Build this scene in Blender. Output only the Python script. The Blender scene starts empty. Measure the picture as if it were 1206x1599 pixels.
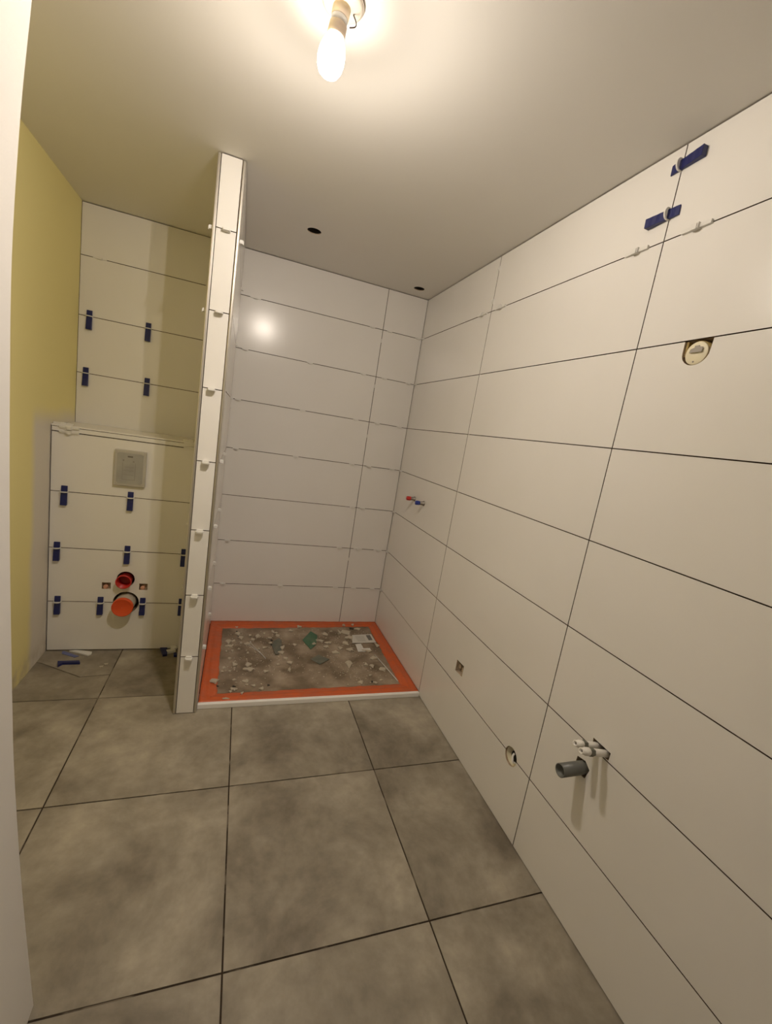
import bpy, bmesh, math, random
from mathutils import Vector, Matrix
C = bpy.context.scene.collection
S = bpy.context.scene
PI = math.pi

# ---------------------------------------------------------------- camera, world, exposure
cam_d = bpy.data.cameras.new('camera')
cam = bpy.data.objects.new('camera', cam_d); C.objects.link(cam)
cam.location = (-1.0983, -2.8706, 1.4177)
cam.rotation_euler = (1.3948, -0.1591, -0.32)
cam_d.sensor_fit = 'VERTICAL'; cam_d.sensor_height = 36
cam_d.lens = 668.303 * 36 / 1599
cam_d.clip_start = .02
S.camera = cam
wd = bpy.data.worlds.new('world'); S.world = wd; wd.use_nodes = True
wd.node_tree.nodes['Background'].inputs[0].default_value = (1, .85, .68, 1)
wd.node_tree.nodes['Background'].inputs[1].default_value = 0.0
S.view_settings.view_transform = 'Standard'; S.view_settings.look = 'None'
S.view_settings.gamma = 1; S.view_settings.use_curve_mapping = False
EXPOSURE = 0.0
BULB_GLOW = 14.0
LAMP_WATTS = 168.0
BULB_COLOR = (1.0, .88, .76)
S.view_settings.exposure = EXPOSURE
S.cycles.max_bounces = 14; S.cycles.diffuse_bounces = 10; S.cycles.glossy_bounces = 6
S.cycles.use_denoising = True

# ---------------------------------------------------------------- measures (metres)
ZT = 2.3486                 # ceiling height
XG = -1.974                 # green wall
YC = -.9194                 # front of the partition
XL, XP = -1.2734, -1.1716   # partition sides
YB, ZB = -.3266, 1.214      # boxed-in cistern front and top
ROWS = [.292, .592, .892, 1.192, 1.492, 1.792, 2.092]
YF = -4.20                  # wall behind the camera
XJ = -.2818; YA = -.8761; YBJ = -1.8041

# ---------------------------------------------------------------- materials
def srgb(r, g, b):
    f = lambda c: (c/12.92 if c <= .04045 else ((c+.055)/1.055)**2.4)
    return (f(r/255), f(g/255), f(b/255), 1)
def mat(name, col, rough=.5, metal=0, noise=None, bump=None, spec=.5, trans=0, alpha=1, emit=None, coat=0):
    """noise=(scale, colour2, low, high) mixes a second colour by noise; bump=(scale, strength)."""
    m = bpy.data.materials.new(name); m.use_nodes = True
    nt = m.node_tree; b = nt.nodes['Principled BSDF']
    if len(col) == 3: col = (*col, 1)
    b.inputs['Base Color'].default_value = col
    b.inputs['Roughness'].default_value = rough
    b.inputs['Metallic'].default_value = metal
    b.inputs['Specular IOR Level'].default_value = spec
    b.inputs['Transmission Weight'].default_value = trans
    b.inputs['Alpha'].default_value = alpha
    b.inputs['Coat Weight'].default_value = coat
    tc = nt.nodes.new('ShaderNodeTexCoord')
    if noise:
        n = nt.nodes.new('ShaderNodeTexNoise'); n.inputs['Scale'].default_value = noise[0]; n.inputs['Detail'].default_value = 6
        nt.links.new(tc.outputs['Object'], n.inputs['Vector'])
        r = nt.nodes.new('ShaderNodeValToRGB')
        r.color_ramp.elements[0].position = noise[2]; r.color_ramp.elements[1].position = noise[3]
        r.color_ramp.elements[0].color = col
        r.color_ramp.elements[1].color = noise[1] if len(noise[1]) == 4 else (*noise[1], 1)
        nt.links.new(n.outputs['Fac'], r.inputs['Fac']); nt.links.new(r.outputs['Color'], b.inputs['Base Color'])
    if bump:
        n2 = nt.nodes.new('ShaderNodeTexNoise'); n2.inputs['Scale'].default_value = bump[0]; n2.inputs['Detail'].default_value = 4
        nt.links.new(tc.outputs['Object'], n2.inputs['Vector'])
        bp = nt.nodes.new('ShaderNodeBump'); bp.inputs['Strength'].default_value = bump[1]; bp.inputs['Distance'].default_value = .01
        nt.links.new(n2.outputs['Fac'], bp.inputs['Height']); nt.links.new(bp.outputs['Normal'], b.inputs['Normal'])
    if emit:
        b.inputs['Emission Color'].default_value = (*emit[0], 1); b.inputs['Emission Strength'].default_value = emit[1]
    return m

M_tile = mat('satin_white_tile', (.79, .775, .75), .21, noise=(3, (.76, .745, .715), .3, .8), bump=(2.5, .035), spec=.42)
M_back = mat('mortar_in_joint', (.06, .032, .018), .9, noise=(30, (.11, .065, .042), .45, .7))
M_pale = mat('pale_grout', (.46, .43, .38), .8)
M_plaster = mat('ceiling_plaster', (.74, .725, .685), .62, noise=(1.3, (.77, .75, .71), .3, .7), bump=(14, .02), spec=.25)
M_paint = mat('cream_wall_paint', (.72, .70, .665), .8, bump=(60, .05), spec=.2)
M_trim = mat('brushed_aluminium', (.62, .59, .54), .34, .92)
M_clip = mat('white_clip_plastic', (.70, .69, .66), .4)
M_blue = mat('dark_blue_plastic', (.009, .014, .105), .38)
M_navy = M_blue
M_orange = mat('orange_membrane', (.60, .115, .028), .42, noise=(16, (.48, .12, .05), .42, .75), bump=(40, .25))
M_concrete = mat('dusty_screed', (.18, .135, .088), .85, noise=(7, (.44, .36, .27), .38, .72), bump=(55, .35))
M_chip = mat('dried_tile_adhesive', (.70, .63, .50), .9, noise=(60, (.46, .40, .31), .35, .7), bump=(120, .5))
M_dark = mat('dark_scrap', (.03, .028, .025), .7)
M_gyp = mat('cut_gypsum', (.55, .45, .33), .9, noise=(40, (.28, .20, .13), .4, .7))
M_red = mat('red_plastic_pipe', (.55, .025, .02), .35)
M_orpipe = mat('orange_plastic_pipe', (.72, .09, .02), .45)
M_greypipe = mat('grey_plastic_pipe', (.13, .135, .125), .38)
M_hole = mat('dark_cavity', (.012, .010, .008), .95)
M_brass = mat('grey_metal', (.33, .31, .29), .35, .8)
M_bluecap = mat('blue_cap_plastic', (.02, .04, .28), .35)
M_cover = mat('milky_plastic_cover', (.40, .39, .355), .35, noise=(12, (.32, .315, .29), .35, .65))
M_coverrim = mat('milky_plastic_rim', (.46, .44, .39), .3)
M_print = mat('grey_print', (.16, .15, .13), .6)
M_cap = mat('ivory_box_cap', (.80, .74, .55), .45)
M_ring = mat('yellow_box_ring', (.34, .24, .07), .6, noise=(40, (.16, .09, .03), .4, .6))
M_label = mat('white_paper', (.62, .60, .55), .8)
M_green = mat('green_plastic_sheet', (.045, .14, .075), .5, noise=(20, (.10, .17, .10), .4, .7))
M_greyscrap = mat('grey_green_scrap', (.13, .14, .11), .7, noise=(30, (.19, .18, .14), .4, .7))
M_bluefilm = mat('pale_blue_film', (.11, .13, .30), .35)
M_socket = mat('lamp_socket_plastic', (.62, .50, .40), .5, noise=(18, (.75, .62, .40), .4, .6))
M_wire = mat('dark_wire', (.06, .045, .04), .5)
M_white = mat('white_plastic', (.85, .84, .82), .35)
M_sleeve = mat('white_pipe_sleeve', (.80, .78, .73), .4)

def green_wall_material():
    m = mat('green_plasterboard', (.58, .55, .235), .75, spec=.2)
    nt = m.node_tree; b = nt.nodes['Principled BSDF']; L = nt.links
    tc = nt.nodes.new('ShaderNodeTexCoord'); sp = nt.nodes.new('ShaderNodeSeparateXYZ'); L.new(tc.outputs['Object'], sp.inputs[0])
    nz = nt.nodes.new('ShaderNodeTexNoise'); nz.inputs['Scale'].default_value = 5; L.new(tc.outputs['Object'], nz.inputs['Vector'])
    def mr(src, a, bb):
        n = nt.nodes.new('ShaderNodeMapRange'); n.inputs[1].default_value = a; n.inputs[2].default_value = bb; n.interpolation_type = 'SMOOTHSTEP'
        L.new(src, n.inputs[0]); return n.outputs[0]
    def mt(op, a, bb):
        n = nt.nodes.new('ShaderNodeMath'); n.operation = op
        for i, v in enumerate((a, bb)):
            if isinstance(v, (int, float)): n.inputs[i].default_value = v
            else: L.new(v, n.inputs[i])
        return n.outputs[0]
    wob = mt('MULTIPLY', mt('SUBTRACT', nz.outputs['Fac'], .5), .05)
    y = mt('ADD', sp.outputs['Y'], wob); z = mt('ADD', sp.outputs['Z'], wob)
    k = mt('MULTIPLY', mr(y, -.55, -.48), mr(z, 1.32, 1.20))
    mx = nt.nodes.new('ShaderNodeMix'); mx.data_type = 'RGBA'
    mx.inputs['A'].default_value = (.84, .76, .37, 1); mx.inputs['B'].default_value = (.72, .68, .62, 1)
    L.new(k, mx.inputs['Factor'])
    # splashed mortar along the foot of the board
    nz2 = nt.nodes.new('ShaderNodeTexNoise'); nz2.inputs['Scale'].default_value = 16; nz2.inputs['Detail'].default_value = 5; L.new(tc.outputs['Object'], nz2.inputs['Vector'])
    d = mt('MULTIPLY', mr(z, .16, -.02), mr(nz2.outputs['Fac'], .30, .75))
    mx2 = nt.nodes.new('ShaderNodeMix'); mx2.data_type = 'RGBA'; L.new(mx.outputs['Result'], mx2.inputs['A']); mx2.inputs['B'].default_value = (.50, .45, .36, 1)
    L.new(d, mx2.inputs['Factor']); L.new(mx2.outputs['Result'], b.inputs['Base Color'])
    return m
M_greenwall = green_wall_material()

def floor_material():
    m = mat('grey_concrete_look_tile', (.2, .18, .15), .48, spec=.35)
    nt = m.node_tree; b = nt.nodes['Principled BSDF']; L = nt.links
    tc = nt.nodes.new('ShaderNodeTexCoord')
    at = nt.nodes.new('ShaderNodeAttribute'); at.attribute_name = 'tile_shift'
    ad = nt.nodes.new('ShaderNodeVectorMath'); ad.operation = 'ADD'
    L.new(tc.outputs['Object'], ad.inputs[0]); L.new(at.outputs['Vector'], ad.inputs[1])
    def nz(scale, detail, dist=0):
        n = nt.nodes.new('ShaderNodeTexNoise'); n.inputs['Scale'].default_value = scale; n.inputs['Detail'].default_value = detail
        n.inputs['Distortion'].default_value = dist; n.inputs['Roughness'].default_value = .6
        L.new(ad.outputs[0], n.inputs['Vector']); return n.outputs['Fac']
    def mr(src, a, bb, c, d):
        n = nt.nodes.new('ShaderNodeMapRange')
        for i, v in enumerate((a, bb, c, d)): n.inputs[i+1].default_value = v
        L.new(src, n.inputs[0]); return n.outputs[0]
    r = nt.nodes.new('ShaderNodeValToRGB'); L.new(nz(3.2, 7, .3), r.inputs['Fac'])
    r.color_ramp.elements[0].position = .33; r.color_ramp.elements[0].color = (.165, .140, .105, 1)
    r.color_ramp.elements[1].position = .68; r.color_ramp.elements[1].color = (.385, .345, .275, 1)
    mx = nt.nodes.new('ShaderNodeMix'); mx.data_type = 'RGBA'; mx.blend_type = 'MULTIPLY'; mx.inputs['Factor'].default_value = 1
    L.new(r.outputs['Color'], mx.inputs['A'])
    cb = nt.nodes.new('ShaderNodeCombineColor'); v = mr(nz(19, 5), .3, .7, .86, 1.12)
    for i in range(3): L.new(v, cb.inputs[i])
    L.new(cb.outputs[0], mx.inputs['B']); L.new(mx.outputs['Result'], b.inputs['Base Color'])
    L.new(mr(nz(6, 3), .3, .7, .42, .62), b.inputs['Roughness'])
    return m
M_floor = floor_material()
M_floorjoint = mat('dark_floor_joint', (.03, .018, .009), .9, noise=(9, (.16, .13, .095), .54, .62))

# ---------------------------------------------------------------- mesh helpers
def bx(bm, x0, x1, y0, y1, z0, z1, mi=0):
    vs = [bm.verts.new(c) for c in ((x0,y0,z0),(x1,y0,z0),(x1,y1,z0),(x0,y1,z0),(x0,y0,z1),(x1,y0,z1),(x1,y1,z1),(x0,y1,z1))]
    fs = []
    for q in ((3,2,1,0),(4,5,6,7),(0,1,5,4),(1,2,6,5),(2,3,7,6),(3,0,4,7)):
        f = bm.faces.new([vs[i] for i in q]); f.material_index = mi; fs.append(f)
    return vs
def tile(bm, front, x0, x1, y0, y1, z0, z1, mi=0, side=1):
    """a wall tile: glazed on the face that looks along `front`, mortar-smeared on its edges."""
    n0 = set(bm.faces); bx(bm, x0, x1, y0, y1, z0, z1, side); f3 = Vector(front)
    for f in bm.faces:
        if f in n0: continue
        f.normal_update()
        if abs(f.normal.dot(f3)) > .9: f.material_index = mi
def prism(bm, pts, z0, z1, mi=0, axis='z', d=0):
    """extrude an outline (list of 2D points, counter-clockwise) between z0 and z1 along an axis."""
    def P(a, b, h): return {'z': (a, b, h), 'y': (a, h, b), 'x': (h, a, b)}[axis]
    lo = [bm.verts.new(P(a, b, z0)) for a, b in pts]; hi = [bm.verts.new(P(a, b, z1)) for a, b in pts]
    n = len(pts); fs = [bm.faces.new(lo[::-1]), bm.faces.new(hi)]
    for i in range(n): fs.append(bm.faces.new((lo[i], lo[(i+1) % n], hi[(i+1) % n], hi[i])))
    for f in fs: f.material_index = mi
    return lo + hi
def lathe(bm, prof, seg=32, mat4=None, mi=0, smooth=True, cap0=True, cap1=True):
    """revolve (radius, height) points round local z."""
    rings = []
    for r, h in prof:
        rings.append([bm.verts.new((r*math.cos(2*PI*k/seg), r*math.sin(2*PI*k/seg), h)) for k in range(seg)])
    for a, b in zip(rings, rings[1:]):
        for k in range(seg):
            f = bm.faces.new((a[k], a[(k+1) % seg], b[(k+1) % seg], b[k])); f.smooth = smooth; f.material_index = mi
    if cap0: f = bm.faces.new(rings[0][::-1]); f.material_index = mi
    if cap1: f = bm.faces.new(rings[-1]); f.material_index = mi
    if mat4 is not None: bmesh.ops.transform(bm, matrix=mat4, verts=[v for r in rings for v in r])
    return rings
def tube(bm, pts, r, seg=8, mi=0):
    pts = [Vector(p) for p in pts]; prev = None; rings = []
    for i, p in enumerate(pts):
        t = (pts[min(i+1, len(pts)-1)] - pts[max(i-1, 0)]).normalized()
        u = t.cross(Vector((0, 0, 1)));  u = u if u.length > .05 else t.cross(Vector((1, 0, 0)))
        u.normalize()
        if prev and u.dot(prev) < 0: u = -u
        prev = u; w = t.cross(u)
        rings.append([bm.verts.new(p + (u*math.cos(2*PI*k/seg) + w*math.sin(2*PI*k/seg))*r) for k in range(seg)])
    for a, b in zip(rings, rings[1:]):
        for k in range(seg):
            f = bm.faces.new((a[k], a[(k+1) % seg], b[(k+1) % seg], b[k])); f.smooth = True; f.material_index = mi
    bm.faces.new(rings[0][::-1]); bm.faces.new(rings[-1])
def spline(pts, n=8):
    pts = [Vector(p) for p in pts]; out = []
    for i in range(len(pts)-1):
        p0 = pts[max(i-1, 0)]; p1 = pts[i]; p2 = pts[i+1]; p3 = pts[min(i+2, len(pts)-1)]
        for k in range(n):
            t = k/n
            out.append(.5*((2*p1) + (p2-p0)*t + (2*p0-5*p1+4*p2-p3)*t*t + (-p0+3*p1-3*p2+p3)*t**3))
    return out + [pts[-1]]
def obj(name, bm, mats, parent=None, loc=None, rot=None, bevel=0):
    if not isinstance(mats, (list, tuple)): mats = [mats]
    bmesh.ops.recalc_face_normals(bm, faces=bm.faces)
    me = bpy.data.meshes.new(name); bm.to_mesh(me); bm.free()
    for m in mats: me.materials.append(m)
    o = bpy.data.objects.new(name, me); C.objects.link(o)
    if parent: o.parent = parent
    if loc: o.location = loc
    if rot: o.rotation_euler = rot
    if bevel:
        md = o.modifiers.new('bevel', 'BEVEL'); md.width = bevel; md.segments = 2; md.limit_method = 'ANGLE'
    return o
def new(): return bmesh.new()
def thing(name, label, cat, loc=(0, 0, 0), rot=(0, 0, 0), group=None):
    o = bpy.data.objects.new(name, None); C.objects.link(o); o.empty_display_size = .03
    o.location = loc; o.rotation_euler = rot
    return tag(o, label, cat, group)
def tag(o, label, cat, group=None):
    o['label'] = label; o['category'] = cat
    if group: o['group'] = group
    return o
def struct(o, label=None):
    o['kind'] = 'structure'
    if label: o['label'] = label
    return o
def dup(root, loc, rot, label, group=None, scale=None):
    r = root.copy(); C.objects.link(r); r.location = loc; r.rotation_euler = rot; r['label'] = label
    if group: r['group'] = group
    if scale: r.scale = scale
    for ch in list(root.children):
        c = ch.copy(); C.objects.link(c); c.parent = r
    return r
def cut(o, cutter_bms, mi):
    """cut holes: exact boolean, baked into the mesh."""
    bm = new(); tmp = []
    for cb in cutter_bms:
        me = bpy.data.meshes.new('tmp'); bmesh.ops.recalc_face_normals(cb, faces=cb.faces); cb.to_mesh(me); cb.free()
        for f in me.polygons: f.material_index = mi
        for m in o.data.materials: me.materials.append(m)
        t = bpy.data.objects.new('tmp', me); C.objects.link(t); tmp.append(t)
        md = o.modifiers.new('cut', 'BOOLEAN'); md.object = t; md.operation = 'DIFFERENCE'; md.solver = 'EXACT'
    bpy.context.view_layer.update()
    dg = bpy.context.evaluated_depsgraph_get()
    me2 = bpy.data.meshes.new_from_object(o.evaluated_get(dg))
    o.modifiers.clear(); o.data = me2
    for t in tmp:
        m = t.data; bpy.data.objects.remove(t); bpy.data.meshes.remove(m)

G = .0017   # half joint
R_BACK, R_RIGHT, R_INNER = 0.0, -PI/2, PI/2     # local -y is the way out of the wall
# ---------------------------------------------------------------- right wall (x = 0)
bm = new()
ys = [YF, YBJ - 1.86, YBJ - .93, YBJ, YA, 0.004]
zs = [0.004] + ROWS + [ZT - .004]
bx(bm, .0095, .14, YF, .14, -.02, ZT, 1)
for i in range(len(ys)-1):
    for k in range(len(zs)-1):
        y0 = ys[i] + (G if i else 0); y1 = ys[i+1] - (G if i < len(ys)-2 else 0)
        tile(bm, (1,0,0), 0, .009, y0, y1, zs[k] + (G if k else 0), zs[k+1] - (G if k < len(zs)-2 else 0), 0)
# the joint nearest the shower is already filled with pale grout below the top row
bx(bm, .0020, .0094, YA - G, YA + G, .004, ROWS[6] - .004, 2)
bx(bm, .0012, .0094, YA + .01, -.004, ROWS[0] - G, ROWS[0] + G, 2)
w = struct(obj('wall_right', bm, [M_tile, M_back, M_pale, M_gyp, M_hole]), 'right wall of large white rectangular tiles with dark open joints')
def cyl_cut(axis_pt, r, depth, axis, seg=28, extra=.01, sx=1, sz=1):
    cb = new(); ang = [2*PI*k/seg for k in range(seg)]
    if axis == 'x': prism(cb, [(axis_pt[0]+sx*r*math.cos(a), axis_pt[1]+sz*r*math.sin(a)) for a in ang], -extra, depth, axis='x')
    elif axis == 'y': prism(cb, [(axis_pt[0]+sx*r*math.cos(a), axis_pt[1]+sz*r*math.sin(a)) for a in ang], YB - extra, YB + depth, axis='y')
    else: prism(cb, [(axis_pt[0]+r*math.cos(a), axis_pt[1]+r*math.sin(a)) for a in ang], ZT - .02, ZT + depth, axis='z')
    return cb
cuts = []
# round wall-box opening reaching up to the joint
pts = [(-1.958, 1.793)] + [(-1.995 + .037*math.cos(a), 1.759 + .033*math.sin(a)) for a in [(.0 - k/14*PI) for k in range(15)]] + [(-2.030, 1.793)]
pts = [(-1.957, 1.7935)] + pts[1:-1] + [(-2.034, 1.7935)]
cb = new(); prism(cb, pts, -.01, .045, axis='x'); cuts.append(cb)
cb = new(); prism(cb, [(-1.195, .409), (-1.196, .353), (-1.262, .357), (-1.262, .412)], -.01, .05, axis='x'); cuts.append(cb)
cuts.append(cyl_cut((-1.690, .288), .036, .055, 'x'))
# drain pipe opening, a rough hexagon
cb = new(); prism(cb, [(-1.971+.002, .528), (-1.966, .494), (-1.984, .480), (-2.012, .484), (-2.021, .520), (-2.000, .535)], -.01, .09, axis='x'); cuts.append(cb)
cb = new(); prism(cb, [(-2.005, .622), (-2.007, .604), (-2.036, .594), (-2.070, .597), (-2.071, .622)], -.01, .06, axis='x'); cuts.append(cb)
cut(w, cuts, 3)

# ---------------------------------------------------------------- back wall (y = 0)
bm = new()
bx(bm, XG - .1, -.0005, .0095, .14, -.02, ZT, 1)
xs = [XG, -1.1818, XJ, -.003]
for i in range(3):
    for k in range(len(zs)-1):
        tile(bm, (0,1,0), xs[i] + (G if i else .002), xs[i+1] - (G if i < 2 else 0), 0, .009, zs[k] + (G if k else 0), zs[k+1] - (G if k < len(zs)-2 else 0), 0)
w = struct(obj('wall_back', bm, [M_tile, M_back]), 'back wall of wide white tiles with dark open joints')

# ---------------------------------------------------------------- green left wall, near left wall, wall behind the camera
bm = new(); bx(bm, XG - .12, XG, -1.90, -.0005, -.02, ZT)
struct(obj('wall_left', bm, M_greenwall), 'yellow-green plasterboard wall left of the toilet niche')
bm = new()                       # the near wall end: plastered by hand, so its face bellies out of plumb by a few centimetres
prof = [(-1.426, 0), (-1.4434, .227), (-1.4554, .409), (-1.4669, .639), (-1.4711, .807), (-1.4755, 1.052), (-1.4774, 1.234),
        (-1.4778, 1.401), (-1.4763, 1.607), (-1.4666, 1.814), (-1.4539, 1.972), (-1.440, 2.15), (-1.425, ZT)]
sm = spline([(a, 0, b) for a, b in prof], 5)
pf = [(v.x, v.z) for v in sm]
out = [(XG - .12, ZT), (XG - .12, -.02), (-1.426, -.02)] + pf
lo = [bm.verts.new((a, -1.941, b)) for a, b in out]; hi = [bm.verts.new((a, YF, b)) for a, b in out]
n = len(out)
for i in range(n):
    f = bm.faces.new((lo[i], lo[(i+1) % n], hi[(i+1) % n], hi[i])); f.smooth = 3 <= i < n-1
bm.faces.new(lo[::-1]); bm.faces.new(hi)
struct(obj('wall_near_left', bm, M_paint), 'cream painted wall end at the left edge, close to the camera')
bm = new(); bx(bm, XG - .12, .14, YF - .12, YF, -.02, ZT)
struct(obj('wall_front', bm, M_paint))

# ---------------------------------------------------------------- ceiling with two round cut-outs
bm = new(); bx(bm, XG - .12, .14, YF - .12, .14, ZT, ZT + .14)
w = struct(obj('ceiling', bm, [M_plaster, M_gyp]), 'smooth plaster ceiling')
cut(w, [cyl_cut((-.848, -.494), .035, .09, 'z'), cyl_cut((-.130, -.146), .034, .09, 'z')], 1)
for (x, y), lab in (((-.848, -.494), 'round spotlight hole cut in the ceiling, the one farther left toward the partition'),
                    ((-.130, -.146), 'round spotlight hole cut in the ceiling right beside the room corner')):
    r = .0347 if y < -.3 else .0337
    o = thing('spotlight_hole', lab, 'hole', (x, y, ZT), group='spotlight holes over the shower')
    bm = new(); lathe(bm, [(r, .0895), (r, .088), (r - .002, .088), (r - .002, .0885)], 28, cap0=True, cap1=False)
    obj('hole_back', bm, M_hole, o)
    bm = new(); lathe(bm, [(r, .004), (r - .0015, .004), (r - .0015, .088), (r, .088)], 28, cap0=False, cap1=False)
    obj('hole_lining', bm, M_hole, o)

# ---------------------------------------------------------------- floor
bm = new()
lay = bm.faces.layers.int.new('tile')
XS = [XG - .05, -1.6114, -1.0127, -.4191, .02]
YS = [-.769, -1.3734, -1.971, -2.571, -3.171, -3.771, YF - .02]
polys = []
for i in range(4):
    for k in range(6): polys.append([(XS[i], YS[k+1]), (XS[i+1], YS[k+1]), (XS[i+1], YS[k]), (XS[i], YS[k])])
polys.append([(XG-.03, -.30), (XG-.03, -.433), (-1.951, -.448), (-1.739, -.587), (-1.6114, -.572), (-1.6114, -.30)])
polys.append([(XG-.03, -.769), (-1.6114, -.769), (-1.6114, -.572), (-1.739, -.587), (-1.951, -.448), (XG-.03, -.433)])
polys.append([(-1.6114, -.769), (-1.20, -.769), (-1.20, -.30), (-1.6114, -.30)])
def inset(p, d):
    n = len(p); A = sum(p[i][0]*p[(i+1) % n][1] - p[(i+1) % n][0]*p[i][1] for i in range(n))
    if A < 0: p = p[::-1]
    res = []
    for i in range(n):
        a, b, c = Vector(p[i-1]), Vector(p[i]), Vector(p[(i+1) % n])
        e1 = (b-a).normalized(); e2 = (c-b).normalized()
        n1 = Vector((-e1.y, e1.x)); n2 = Vector((-e2.y, e2.x)); m = (n1+n2); m /= max(.3, 1+n1.dot(n2))
        res.append(tuple(b + m*d))
    return res
rnd = random.Random(4)
shifts = {}
for j, p in enumerate(polys):
    before = set(bm.faces)
    prism(bm, inset(p, .0025), -.008, 0, 0)
    for f in bm.faces:
        if f not in before: f[lay] = j + 1
before = set(bm.faces)
bx(bm, XG - .12, .14, YF - .12, .14, -.12, -.0025, 1)
for f in bm.faces:
    if f not in before: f[lay] = 0
bm.faces.ensure_lookup_table()
fl = obj('floor', bm, [M_floor, M_floorjoint])
att = fl.data.attributes.new('tile_shift', 'FLOAT_VECTOR', 'FACE')
ids = fl.data.attributes['tile'].data
tab = [(rnd.uniform(-9, 9), rnd.uniform(-9, 9), rnd.uniform(-9, 9)) for _ in range(60)]
for i in range(len(ids)): att.data[i].vector = tab[ids[i].value]
struct(fl, 'floor of large square grey concrete-look tiles')

# ---------------------------------------------------------------- partition between toilet and shower
bm = new()
bx(bm, XL + .006, XP - .006, YC + .006, -.0005, 0, ZT - .001, 1)
zp = [.004] + ROWS + [ZT - .004]
for k in range(8):
    z0 = zp[k] + (G if k else 0); z1 = zp[k+1] - (G if k < 7 else 0)
    tile(bm, (0,1,0), XL + .0145, XP - .0145, YC + .0005, YC + .0058, z0, z1, 0)              # narrow front tile
    tile(bm, (1,0,0), XP - .0058, XP - .0002, YC + .0145, -.002, z0, z1, 0)                   # shower side
    tile(bm, (1,0,0), XL + .0002, XL + .0058, YC + .0145, -.002, z0, z1, 0)                   # toilet side
struct(obj('wall_partition', bm, [M_tile, M_back]), 'narrow tiled partition wall between toilet niche and shower')
for i, (x0, x1, lab) in enumerate(((XL, XL + .0125, 'left metal corner profile on the front edge of the partition'), (XP - .0125, XP, 'right metal corner profile on the front edge of the partition'))):
    bm = new(); bx(bm, x0, x1, YC, YC + .0125, .001, ZT - .002)
    struct(obj('trim_%d' % (i+1), bm, M_trim, bevel=.0035), lab)

# ---------------------------------------------------------------- boxed-in cistern (half-height tiled wall)
bm = new()
bx(bm, XG + .001, XL - .0005, YB + .0095, -.0005, 0, ZB - .006, 1)
zq = [.005, .288, .586, .884, 1.184]
for k in range(4): tile(bm, (0,1,0), XG + .005, XL - .0025, YB, YB + .009, zq[k] + G, zq[k+1] - G, 0)
tile(bm, (0,1,0), XG + .005, XL - .0025, YB, YB + .009, 1.1868, 1.2078, 0)
bx(bm, XG + .002, XL - .0025, YB - .001, -.002, 1.2105, ZB + .004, 0)
w = struct(obj('wall_cistern', bm, [M_tile, M_back, M_gyp]), 'half-height tiled boxing in front of the hidden cistern')
cuts = [cyl_cut((-1.615, .425), .044, .10, 'y'), cyl_cut((-1.608, .288), .064, .12, 'y', 32)]
for x in (-1.706, -1.527):
    cb = new(); prism(cb, [(x-.021, .365), (x+.021, .365), (x+.021, .402), (x-.021, .402)], YB - .01, YB + .03, axis='y'); cuts.append(cb)
cut(w, cuts, 2)

# ---------------------------------------------------------------- shower floor, membrane, edge
bm = new(); nx, ny = 46, 36
X0, X1, Y0, Y1 = -1.160, -.006, -.874, -.006
rnd = random.Random(7)
grid = [[bm.verts.new((X0 + (X1-X0)*i/nx, Y0 + (Y1-Y0)*j/ny, .0125 + rnd.uniform(-.0012, .0012))) for j in range(ny+1)] for i in range(nx+1)]
for i in range(nx):
    for j in range(ny): bm.faces.new((grid[i][j], grid[i+1][j], grid[i+1][j+1], grid[i][j+1])).smooth = True
ring = [grid[i][0] for i in range(nx+1)] + [grid[nx][j] for j in range(1, ny+1)] + [grid[i][ny] for i in range(nx-1, -1, -1)] + [grid[0][j] for j in range(ny-1, 0, -1)]
low = [bm.verts.new((v.co.x, v.co.y, 0.0)) for v in ring]
for k in range(len(ring)): bm.faces.new((ring[k], low[k], low[(k+1) % len(ring)], ring[(k+1) % len(ring)]))
struct(obj('floor_shower', bm, M_concrete), 'rough dusty grey shower screed inside the orange band')
# orange sealing band: ragged inner edge, a fold running along its middle
bm = new(); rnd = random.Random(11)
def band(outer, inner, n):
    """a strip between two straight lines with an uneven inner edge and a raised fold."""
    (ax, ay), (bx_, by) = outer; (cx, cy), (dx, dy) = inner; rows = []
    for i in range(n+1):
        t = i/n; o = Vector((ax + (bx_-ax)*t, ay + (by-ay)*t)); q = Vector((cx + (dx-cx)*t, cy + (dy-cy)*t))
        jit = rnd.uniform(-.004, .004); d = (q-o); L = d.length; d.normalize()
        row = []
        for s, h in ((0, .0145), (0, .026), (.18, .0215), (.42, .0195), (.50, .0240), (.58, .0190), (.85, .0180), (1, .0165), (1, .0115)):
            p = o + d*(L*s + (jit if s == 1 else 0)); row.append(bm.verts.new((p.x, p.y, h + rnd.uniform(-.0006, .0006))))
        rows.append(row)
    for a, b in zip(rows, rows[1:]):
        for k in range(len(a)-1): bm.faces.new((a[k], a[k+1], b[k+1], b[k])).smooth = True
o_ = [(-1.168, -.874), (-.003, -.874), (-.003, -.003), (-1.168, -.003)]
i_ = [(-1.088, -.800), (-.082, -.790), (-.070, -.058), (-1.090, -.090)]
for k, n in ((0, 44), (1, 32), (2, 44), (3, 32)):
    band((o_[k], o_[(k+1) % 4]), (i_[k], i_[(k+1) % 4]), n)
tag(obj('sealing_membrane', bm, M_orange), 'orange sealing band framing the edge of the shower floor', 'membrane')
bm = new(); bx(bm, XP + .001, -.004, -.895, -.8755, .0005, .025)
tag(obj('shower_edge_profile', bm, M_white, bevel=.002), 'white raised edge strip along the front of the shower', 'edging')

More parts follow.
